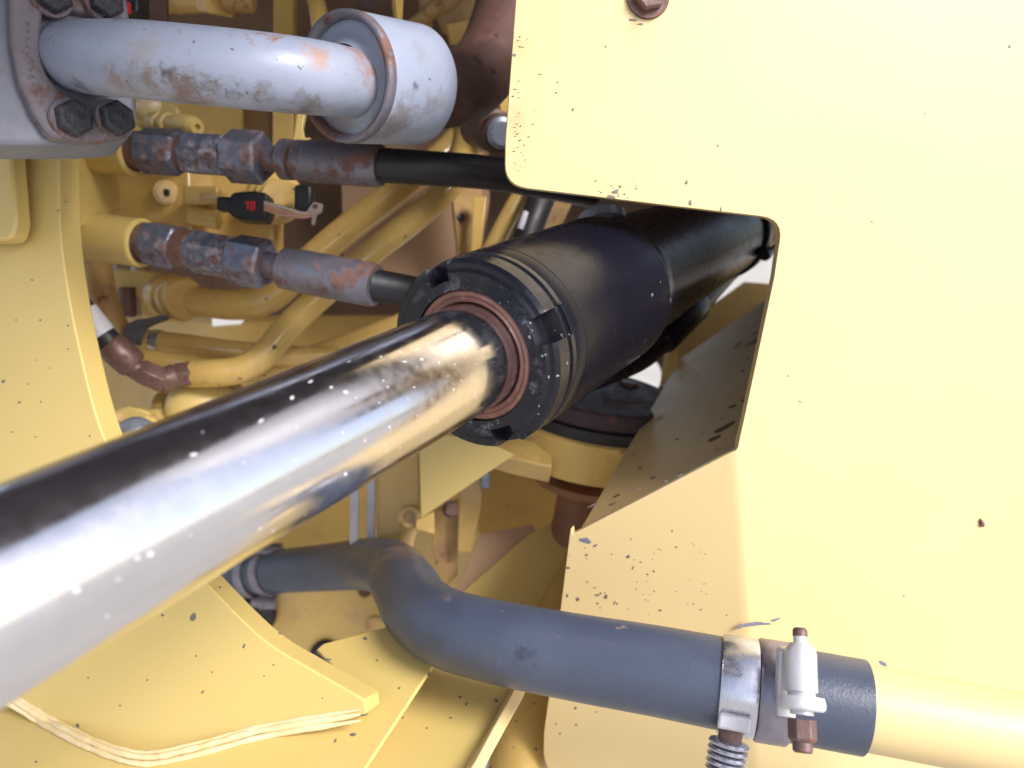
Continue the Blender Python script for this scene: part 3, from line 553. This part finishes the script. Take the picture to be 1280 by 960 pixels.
fitting_hose('lower black hydraulic hose with a zinc hex fitting, passing behind the cylinder head', (170, 300, .945), (470, 357, .865),
    [(174, 190, 24, 0, 'brownfit', 'stub'), (186, 226, 29, 6, 'fitting', 'hex_nut'), (224, 243, 25, 0, 'brownfit', 'neck'), (240, 294, 27, 6, 'fitting', 'hex_nut'), (292, 334, 32, 6, 'fitting', 'hex_nut'), (332, 358, 16, 0, 'ferrule', 'neck'),
     (355, 370, 26, 0, 'ferrule', 'collar'), (368, 470, 27, 0, 'ferrule', 'crimp_ferrule')],
    [(460, 355, .867), (520, 366, .89), (580, 378, .95), (660, 395, 1.05), (720, 405, 1.12)], .0178, None)
for (a, b, lab) in (((40, 183, .97), (170, 189, .935), 'yellow tube boss holding the upper hose fitting'), ((40, 285, .97), (178, 304, .94), 'yellow tube boss holding the lower hose fitting')):
    t = thing('tube_boss', P(a[0], a[1] + 35, a[2]), lab, 'boss')
    lathe('boss_body', P(*a), P(*b), [(0, .0285), (.97, .0285), (.985, .0292), (1, .0285), (1, .0235), (.92, .0225), (.92, 0)], 'yellow', t, 48)
    lathe('bore_lining', P(*a) + (P(*b) - P(*a)) * .93, P(*b), [(0, 0), (0, .0222), (1.02, .0228), (1.02, .0205)], 'brownfit', t, 40, caps=False)

# valve block between the hoses
vb = thing('valve_block', P(230, 300, 1.05), 'yellow valve block with a socket plug between the two hose fittings', 'valve')
plate('block_body', [(120, 205), (236, 208), (240, 300), (190, 300), (120, 292)], Plane((190, 240, 1.03), (240, 240, 1.02), (190, 300, 1.035)), .08, 'yellow_in', vb, .004)
plate('rear_block', [(232, 205), (342, 208), (342, 320), (235, 312)], flat(1.07), .05, 'yellow_in', vb, .004)
plate('gusset', [(92, 195), (150, 200), (152, 262), (100, 285)], Plane((92, 200, .90), (150, 200, 1.02), (100, 280, .91)), .02, 'yellow', vb, .003)
p = P(207, 240, 1.026); q = P(208, 240, 1.0)
lathe('plug', p, q, [(0, .016), (.25, .016), (.3, .0145), (.3, .0115), (.5, .0112), (.5, .004), (.1, .004), (.1, 0)], 'yellow_in', vb, 32)
box('socket', P(209, 241, 1.012), RT, UP, F, .006, .008, .004, 'seal', vb, .001)
lathe('coil_cap', P(340, 246, 1.06), P(352, 248, .99), [(0, .034), (.5, .034), (.55, .029), (.75, .029), (.78, .024), (1, .024), (1, 0)], 'yellow_in', vb, 40)
box('terminal', P(258, 248, 1.0), RT, UP, F, .044, .022, .04, 'yellow_in', vb, .003)
box('terminal_slot', P(262, 246, .978), RT, UP, F, .020, .008, .004, 'inner', vb, .001)
lathe('spigot', P(238, 268, 1.0), P(275, 275, 1.0), [(0, .008), (0, .012), (.1, .0125), (1, .0125)], 'yellow_in', vb, 28)
lathe('spigot_bore', P(237, 268, .998), P(240, 268, .998), [(0, .0075), (1, .0075)], 'inner', vb, 20)
ec = thing('wire_connector', P(310, 278, .96), 'black wire connector with a red lock on the valve block', 'connector')
plate('housing', [(282, 254, 4), (290, 240, 5), (318, 238), (334, 241, 5), (336, 262), (332, 276, 6), (296, 274, 6), (285, 266, 4)], flat(.955), .028, 'plastic', ec, .003)
box('nose', P(283, 256, .965), RT, UP, F, .018, .016, .02, 'plastic', ec, .003)
for k in range(3): box('red_lock', P(310 + k * 4, 257 + (k % 2) * 1.5, .9535), RT, UP, F, .0028, .011 - .003 * (k == 0), .002, 'red', ec, .0004)
box('red_lock', P(312, 253, .9535), RT, UP, F, .011, .0022, .002, 'red', ec, .0004)
for k, (mt, dv) in enumerate((('wirew', -3), ('wirep', 0), ('wireo', 3), ('wirep', 6))):
    tube('wire', [(331, 256 + dv, .955), (345, 260 + dv, .95), (362, 263 + dv * .6 + (k % 2) * 3, .945), (378, 268 + dv * .5, .945), (391, 266 + dv * .4, .95), (398, 258, .955)], .0019, mt, ec, 8)
tg = thing('wire_tag', P(398, 275, .95), 'small pinkish tag hanging from the connector wires', 'tag')
plate('tag_body', [(382, 266, 3), (392, 252, 3), (404, 255, 3), (402, 266, 3), (396, 268), (393, 282, 2), (389, 280), (390, 268)], flat(.945), .003, 'tag', tg, .0006)
lathe('eyelet', P(394, 258, .9445), P(394, 258, .943), [(0, .003), (1, .002), (1, 0)], 'rustbolt', tg, 14)
pk = box('wire_plug', P(381, 249, .97), RT, UP, F, .022, .032, .02, 'plastic', None, .004, label='black plastic plug at the end of the pink wires', cat='plug')
# bleeder nipple above the upper fitting
nb = thing('bleed_nipple', P(205, 165, .98), 'yellow painted bleed nipple just above the upper hose fitting', 'nipple')
plate('lug', [(168, 122), (212, 126), (224, 134, 8), (224, 150), (190, 172), (165, 160)], flat(1.0), .03, 'yellow', nb, .004)
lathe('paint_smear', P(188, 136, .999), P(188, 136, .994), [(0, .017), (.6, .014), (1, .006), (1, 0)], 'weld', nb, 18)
lathe('barrel', P(192, 154, .985), P(226, 156, .96), [(0, .014), (.3, .014), (.32, .011), (.45, .011), (.47, .014), (.6, .014), (.62, .011), (.98, .011), (1, .010)], 'yellow', nb, 28)
lathe('tip', P(226, 156, .96), P(247, 159, .945), [(0, .013), (.75, .013), (.85, .0115), (1, .009), (1, .004), (.8, .004), (.8, 0)], 'yellow', nb, 28)

# ================================================================== yellow tubes
tA = thing('yellow_tube', P(300, 400, 1.1), 'thick yellow tube rising from a round flange, farther of the slanting pair', 'tube')
tube('tube_body', [(212, 371, 1.10), (250, 377, 1.09), (300, 381, 1.08), (340, 370, 1.08), (375, 338, 1.085), (430, 290, 1.10), (500, 236, 1.125), (560, 188, 1.15), (615, 130, 1.2)], .0205, 'yellow_in', tA, 32, sub=8)
lathe('flange', P(206, 369, 1.12), P(232, 374, 1.075), [(0, .030), (.35, .030), (.4, .027), (.55, .027), (.6, .030), (.9, .030), (1, .027), (1, 0)], 'yellow_in', tA, 40)
tB = thing('yellow_tube', P(300, 480, 1.02), 'yellow tube rising from brown fittings, nearer of the slanting pair', 'tube')
tube('tube_body', [(236, 467, 1.01), (270, 466, 1.0), (302, 461, 1.0), (330, 444, 1.005), (362, 407, 1.02), (410, 362, 1.04), (470, 312, 1.06), (530, 264, 1.08), (566, 226, 1.10), (583, 180, 1.13), (592, 120, 1.16), (600, 60, 1.2)], .0175, 'yellow_in', tB, 32, sub=8)
ch = [(343, 435, 4, 5, 0)]
tC = thing('yellow_tube', P(230, 450, 1.1), 'straight yellow tube with a silver band below the round flange', 'tube')
tube('tube_body', [(168, 424, 1.09), (230, 431, 1.09), (300, 440, 1.10), (380, 446, 1.12), (460, 448, 1.15)], .0150, 'yellow_in', tC, 28)
lathe('silver_band', P(191, 427, 1.0885), P(201, 428, 1.0885), [(0, .0152), (0, .0172), (1, .0172), (1, .0152)], 'zinc', tC, 32, caps=False)
tube('yellow_tube', [(172, 446, 1.05), (215, 452, 1.055), (262, 458, 1.07), (320, 465, 1.1)], .0135, 'yellow_in', n=28, label='short yellow tube tucked under the banded tube', cat='tube')
tube('yellow_tube', [(318, 474, 1.13), (370, 456, 1.14), (430, 434, 1.15), (500, 408, 1.17), (560, 380, 1.2)], .0185, 'yellow_in', n=28, label='yellow tube running up to the cylinder head behind the nearer slanting tube', cat='tube')
for u, v, d, a, b in ((343, 434, .990, 3.5, 5), (331, 470, .983, 3, 1.5), (300, 473, .984, 4, 1.5)): chip(tB, flat(d), u, v, a, b, 10, 'chiprust')
for u, v, d, a, b in ((507, 295, 1.055, 2.5, 2), (485, 307, 1.05, 1.5, 1), (495, 290, 1.05, 1, 1)): chip(tB, flat(d), u, v, a, b, 0, 'chip')
for u, v, d, a, b in ((424, 293, 1.078, 2, 2.5), (205, 372, 1.085, 2.5, 2.5), (335, 374, 1.062, 1.5, 1)): chip(tA, flat(d), u, v, a, b, 0, 'chip')
# brown elbow chain and sleeved hose at left
bh2 = thing('elbow_hose', P(190, 490, .98), 'sleeved hose ending in chunky brown elbow fittings by the curved plate', 'hose')
def hx(nm, a, b, r, mat='brownfit', n=6): lathe(nm, P(*a), P(*b), [(0, r * .86), (.12, r), (.88, r), (1, r * .86)], mat, bh2, n, rot=.4, bevel=.001 if n == 6 else 0)
hx('hex_nut', (243, 467, 1.005), (219, 470, 1.0), .0170)
hx('elbow', (222, 468, 1.0), (198, 479, .99), .0155, n=24)
hx('hex_nut', (208, 478, .992), (172, 462, .98), .0165)
hx('swivel_nut', (176, 465, .98), (164, 457, .977), .013, n=24)
hx('crimp_ferrule', (168, 458, .978), (136, 429, .965), .0185, n=28)
tube('hose_line', [(140, 432, .967), (125, 415, .96), (100, 385, .95), (70, 345, .94)], .0150, 'rubberblk', bh2, 24)
lathe('white_sleeve', P(128, 419, .961), P(104, 390, .952), [(0, .0151), (0, .0165), (1, .0165), (1, .0151)], 'sleeve', bh2, 28, caps=False)
tube('rusty_elbow', [(112, 300, 1.08), (120, 330, 1.07), (126, 365, 1.06), (138, 402, 1.06), (158, 432, 1.08)], .0195, 'yellow_grime', n=28, label='rust streaked yellow elbow pipe just right of the curved plate', cat='pipe')
plate('hose_strap', spline2([(150, 424), (156, 408), (168, 400), (186, 397), (206, 393)], 4) + spline2([(203, 399), (188, 404), (176, 411), (170, 424), (168, 432)], 4), flat(1.045), .02, 'greystrap', label='curved dark grey strap over the end of the banded tube', cat='strap')
vh = thing('valve_housing', P(175, 400, 1.18), 'yellow valve housing with a dark plug under the lower hose fitting', 'housing')
plate('housing_body', [(140, 333), (172, 335), (216, 342), (216, 402), (176, 398), (174, 372), (150, 366), (142, 372)], flat(1.15), .05, 'yellow', vh, .004)
lathe('dark_plug', P(159, 360, 1.15), P(160, 396, 1.15), [(0, .012), (.9, .012), (1, .010)], 'rustpipe', vh, 24)
for u in (143, 168): lathe('cap_screw', P(u, 338, 1.14), P(u, 326, 1.14), [(0, .004), (1, .004)], 'zincwhite', vh, 12)
# cast cover at the foot
cv = thing('cast_cover', P(230, 540, 1.05), 'rounded yellow cast cover with a bolt just above the chrome rod', 'cover')
PC = Plane((230, 490, 1.06), (330, 490, 1.08), (230, 530, 1.02))
plate('cover_plate', [(185, 520), (190, 492, 10), (225, 478), (300, 476, 8), (318, 500), (300, 570), (180, 570)], PC, .02, 'yellow', cv, .004)
lathe('dome', PC.at(252, 512), PC.at(252, 512, .02), [(0, .045), (.3, .043), (.6, .034), (.85, .02), (1, 0)], 'yellow', cv, 40, angle=80)
hexbolt(cv, PC.at(268, 486, .001), PC.n, .0062, .005, 'zincwhite')
hexbolt(cv, PC.at(198, 505, .001), PC.n, .0062, .004, 'yellow_in')
plate('lug', [(136, 515), (160, 508), (180, 512, 6), (200, 528), (190, 560), (140, 560)], flat(1.0), .02, 'yellow', cv, .003)
lathe('lug_hole', P(147, 521, .9985), P(147, 521, .996), [(0, .006), (1, .0055), (1, 0)], 'inner', cv, 20)
plate('ledge', [(145, 540), (180, 518), (215, 535), (210, 575), (150, 575)], flat(.97), .03, 'yellow', cv, .004)
gb = P(168, 548, .93); lathe('grease_cap', gb, P(176, 541, .90), [(0, .024), (.4, .023), (.8, .017), (1, 0)], 'greyblue', None, 32, angle=80, label='small grey blue domed cap tucked behind the chrome rod', cat='cap')

# ================================================================== behind and below the cylinder
PG = Plane((525, 560, 1.0), (640, 570, .98), (525, 645, 1.0))
plate('triangle_gusset', [(523, 540), (600, 548), (643, 568), (526, 648)], PG, .012, 'yellow', label='triangular yellow gusset plate under the cylinder head', cat='gusset')
lb = thing('pin_lug', P(505, 690, 1.08), 'tan yellow lug with a pin hole behind the gusset', 'lug')
plate('lug_body', [(470, 560), (522, 545), (524, 640), (505, 668, 8), (500, 690), (470, 692)], Plane((470, 620, 1.10), (522, 620, 1.06), (470, 690, 1.1)), .03, 'yellow_in', lb, .004)
lathe('pin_hole', P(513, 646, 1.055), P(512, 646, 1.043), [(0, .016), (.7, .016), (1, .013), (1, .008), (.1, .008), (.1, 0)], 'yellow_in', lb, 28)
plate('bracket_foot', [(520, 650), (542, 640), (543, 668), (519, 662)], flat(1.03), .015, 'yellow_in', lb)
for k, (u, lab) in enumerate(((443, 'pale zinc strip standing upright above the hose, beside a twin strip'), (464, 'dull zinc strip standing upright against the pin lug'))):
    plate('zinc_strip', [(u - 5.5, 560), (u + 5.5, 560), (u + 4, 700), (u - 6, 700)], flat(1.09 + .01 * k), .008, 'stud', label=lab, cat='strip')
PW = flat(1.30)
plate('side_web', [(590, 545), (720, 540), (740, 670), (690, 690), (600, 668), (592, 640)], Plane((600, 600, 1.22), (700, 600, 1.32), (600, 660, 1.2)), .01, 'yellow_in', label='dirty yellow web panel behind the rusty pivot shaft', cat='panel')
o = thing('stop_bracket', P(580, 660, 1.1), 'narrow tan bracket with a dark nut behind the gusset', 'bracket')
plate('bracket_body', [(575, 600), (600, 590), (603, 625), (590, 690), (572, 690)], flat(1.12), .012, 'yellow_in', o)
hexbolt(o, P(563, 636, 1.09), (-F + RT * .3).normalized(), .011, .012, 'brownfit', name='nut', washer=1.1)
plate('rear_leg', [(540, 640), (572, 625), (572, 720), (555, 735), (540, 690)], flat(1.15), .02, 'yellow_grime', o)
box('blue_block', P(607, 600, 1.1), RT, UP, F, .012, .022, .01, 'greyblue', o, .001)
# floor around the pivot
PFt = Plane((600, 700, 1.10), (690, 660, 1.13), (700, 760, 1.05))
plate('pivot_floor', [(560, 755), (660, 668), (700, 648), (780, 640), (800, 720), (760, 800), (640, 800), (560, 790)], PFt, .014, 'yellow', label='speckled yellow plate at the foot of the rusty pivot shaft', cat='plate')
plate('pivot_sill', [(555, 780), (575, 725), (600, 668), (665, 655), (672, 664), (590, 735), (570, 790)], Plane((600, 700, 1.115), (690, 660, 1.145), (700, 760, 1.065)), .01, 'pink', label='purplish brown dusty sill left of the speckled pivot plate', cat='plate')
# pivot: discs and shaft about the vertical
Zu = (Vector((0, 0, 1)) * .96 + RT * .06).normalized()
pc = P(738, 550, 1.10)
pv = thing('pivot_bearing', pc - Zu * .14, 'stacked pivot bearing of dark disc, yellow collar and rusty shaft below the cylinder', 'bearing')
lathe('top_disc', pc + Zu * .048, pc + Zu * .073, [(0, 0), (0, .104), (.15, .108), (.85, .108), (1, .104), (1, 0)], 'hubdark', pv, 64)
lathe('seal_ring', pc + Zu * .034, pc + Zu * .048, [(0, .10), (0, .112), (1, .112), (1, .10)], 'seal', pv, 64)
lathe('collar', pc - Zu * .022, pc + Zu * .033, [(0, 0), (0, .112), (.04, .116), (.96, .116), (1, .112), (1, 0)], 'yellow_in', pv, 64)
lathe('rust_disc', pc - Zu * .072, pc - Zu * .050, [(0, 0), (0, .040), (.5, .072), (1, .076), (1, 0)], 'hubrust', pv, 48)
lathe('shaft', pc - Zu * .15, pc - Zu * .02, [(0, .036), (.2, .032), (1, .032)], 'hubrust', pv, 40)
hexbolt(pv, pc + Zu * .073 - RT * .055 - F * .02, Zu, .014, .012, 'hubdark')
hexbolt(pv, pc + Zu * .073 + RT * .045 + F * .05, Zu, .014, .012, 'rustbolt')
plate('arm_plate', [(575, 552), (640, 545), (690, 556), (690, 584), (640, 573), (600, 560)], Plane((600, 560, 1.0), (690, 570, 1.0), (640, 545, 1.02)), .03, 'yellow_in', pv, .002)
# ring of the far flange seen through the gap
fc = P(800, 470, 1.5); 
ring = thing('far_flange', P(800, 510, 1.5), 'rusty ring flange seen through the gap beneath the cylinder', 'flange')
lathe('ring', fc, fc - F, [(0, .040), (0, .058), (.012, .058), (.012, .040), (0, .040)], 'rustpipe', ring, 48, metres=True, caps=False)
for k in range(8):
    a = k * math.pi / 4 + .2; hexbolt(ring, fc - F * .0125 + RT * (.049 * math.cos(a)) + UP * (.049 * math.sin(a)), -F, .006, .006, 'rustbolt')

# ================================================================== big rubber hose, its clamps and the pipe it slips over
HP = [(268, 722, 1.33), (310, 718, 1.30), (350, 714, 1.26), (410, 709, 1.19), (456, 705, 1.10), (488, 711, .98), (507, 734, .875), (524, 762, .80), (558, 785, .745), (630, 804, .71), (720, 821, .685), (820, 838, .66), (910, 855, .642), (1000, 870, .63), (1078, 884, .622)]
ch_ = thing('coolant_hose', P(700, 880, .7), 'fat grey rubber hose with an S bend crossing in front of the yellow plates', 'hose')
HR = .0358
tube('hose_body', HP, lambda t: HR - .0025 * max(0, 1 - t * 2.4), 'rubber', ch_, 64, sub=9)
yp = tube('coolant_pipe', [(1000, 870, .63), (1080, 884, .622), (1160, 899, .615), (1280, 922, .605), (1420, 950, .595)], .0325, 'yellow_clean', n=48, label='smooth yellow pipe pushed into the clamped end of the fat hose', cat='pipe')
def axis_at(u):
    pts = spline2([tuple(P(*p)) for p in HP], 30); best = min(pts, key=lambda q: abs(640 + FPX * (Vector(q) - CAM).dot(RT) / (Vector(q) - CAM).dot(F) - u))
    i = pts.index(best); j = min(i + 3, len(pts) - 1); k = max(i - 3, 0); return Vector(best), (Vector(pts[j]) - Vector(pts[k])).normalized()
def band(parent, u, wpx, mat, r=HR, nm='band', th=.0016):
    c, t = axis_at(u); w_ = wpx * (c - CAM).dot(F) / FPX / 2
    return lathe(nm, c - t * w_, c + t * w_, [(0, r - .001), (0, r + th), (.08, r + th * 1.6), (.92, r + th * 1.6), (1, r + th), (1, r - .001)], mat, parent, 64, caps=False)
# screw clamp: wide band with its spring loaded screw hanging below
c, t = axis_at(922)
k1 = thing('hose_clamp', c - UP * .07, 'silver band clamp on the fat hose with its spring screw hanging below', 'clamp')
band(k1, 922, 44, 'zinc')
s0 = P(915, 905, .612); s1 = P(903, 985, .605); sd = (s1 - s0).normalized()
box('trunnion', P(918, 902, .606), t, sd, t.cross(sd), .024, .012, .014, 'zincwhite', k1, .002)
lathe('screw_core', s0, s1, [(0, .009), (1, .009)], 'rustbolt', k1, 24)
for j in range(6):
    q = s0 + sd * (.012 + j * .0048); lathe('spring_coil', q, q + sd * .0046, [(0, .0115), (.2, .0145), (.5, .0155), (.8, .0145), (1, .0115)], 'zinc', k1, 32)
lathe('screw_end', s0 + sd * .041, s0 + sd * .06, [(0, .0155), (.1, .0162), (.25, .0155), (.3, .012), (1, .012)], 'zincwhite', k1, 32)
# bolt clamp: duller band with an upright bolt across it
c, t = axis_at(966)
k2 = thing('hose_clamp', c - UP * .06, 'dull band clamp held by an upright pale bolt near the hose end', 'clamp')
band(k2, 965, 40, 'zincdk', th=.0022)
b0, b1 = P(1000, 792, .585), P(1003, 920, .560); bd = (b1 - b0).normalized()
lathe('bolt_shank', b0, b1, [(0, .004), (.02, .0048), (.1, .0048), (.1, .0075), (.16, .0105), (.2, .0112), (.58, .0112), (.585, .0095), (.62, .0095), (.625, .0155), (.69, .0165), (.74, .016), (.76, .0145), (.76, .008), (.8, .008)], 'zincwhite', k2, 36)
obj('hex_nut', bm_lathe(b0 + bd * .058, b0 + bd * .073, [(0, .0100), (.85, .0100), (1, .0085)], 6, None, .2), 'rustbolt', k2, False, .0008)
lathe('bolt_end', b0 + bd * .073, b0 + bd * .080, [(0, .0068), (.8, .0068), (1, .0055)], 'rustbolt', k2, 24)
lathe('bolt_tip', b0 - bd * .004, b0 + bd * .002, [(0, .004), (.3, .0052), (1, .0052)], 'rustbolt', k2, 20)
plate('band_ear', [(975, 812), (996, 812), (996, 900), (972, 896)], flat(.592), .010, 'zincwhite', k2, .002)
# pair of clamps at the far end of the hose
k3 = thing('hose_clamp', P(330, 755, 1.27), 'dark worm clamp at the hidden end of the fat hose', 'clamp')
for u in (318, 338): band(k3, u, 13, 'zincdk')
for (u, v) in ((336, 688), (330, 752)):
    q = P(u, v, 1.265); lathe('clamp_screw', q - RT * .018, q + RT * .02, [(0, .009), (.3, .009), (.32, .012), (1, .012)], 'zincdk', k3, 24)
# small bits on the bulkhead under the hose
o = lathe('dark_opening', P(406, 818, 1.415), P(406, 818, 1.405), [(0, .026), (.5, .024), (1, .018), (1, 0)], 'seal', None, 32, label='dark disc put in for a grommet in the bulkhead just above the floor plate', cat='cavity')  # flat black disc paints the dark of a hole
o = lathe('dark_hole_disc', P(320, 768, 1.41), P(320, 770, 1.395), [(0, .036), (.6, .034), (1, .028), (1, 0)], 'seal', None, 32, label='black disc drawn as a grommet below the far clamp', cat='cavity')  # another black disc painted in for a hole's darkness
hexbolt(thing('wall_bolt', P(456, 740, 1.42), 'small dark bolt on the bulkhead under the hose', 'bolt'), P(456, 738, 1.428), -F, .010, .012, 'chiprust', name='head')
tube('wire_clip', [(460, 785, 1.4), (462, 774, 1.39), (474, 772, 1.39), (485, 776, 1.39), (496, 770, 1.4)], .0045, 'yellow_grime', n=10, label='bent wire clip beside the hose bend', cat='clip')
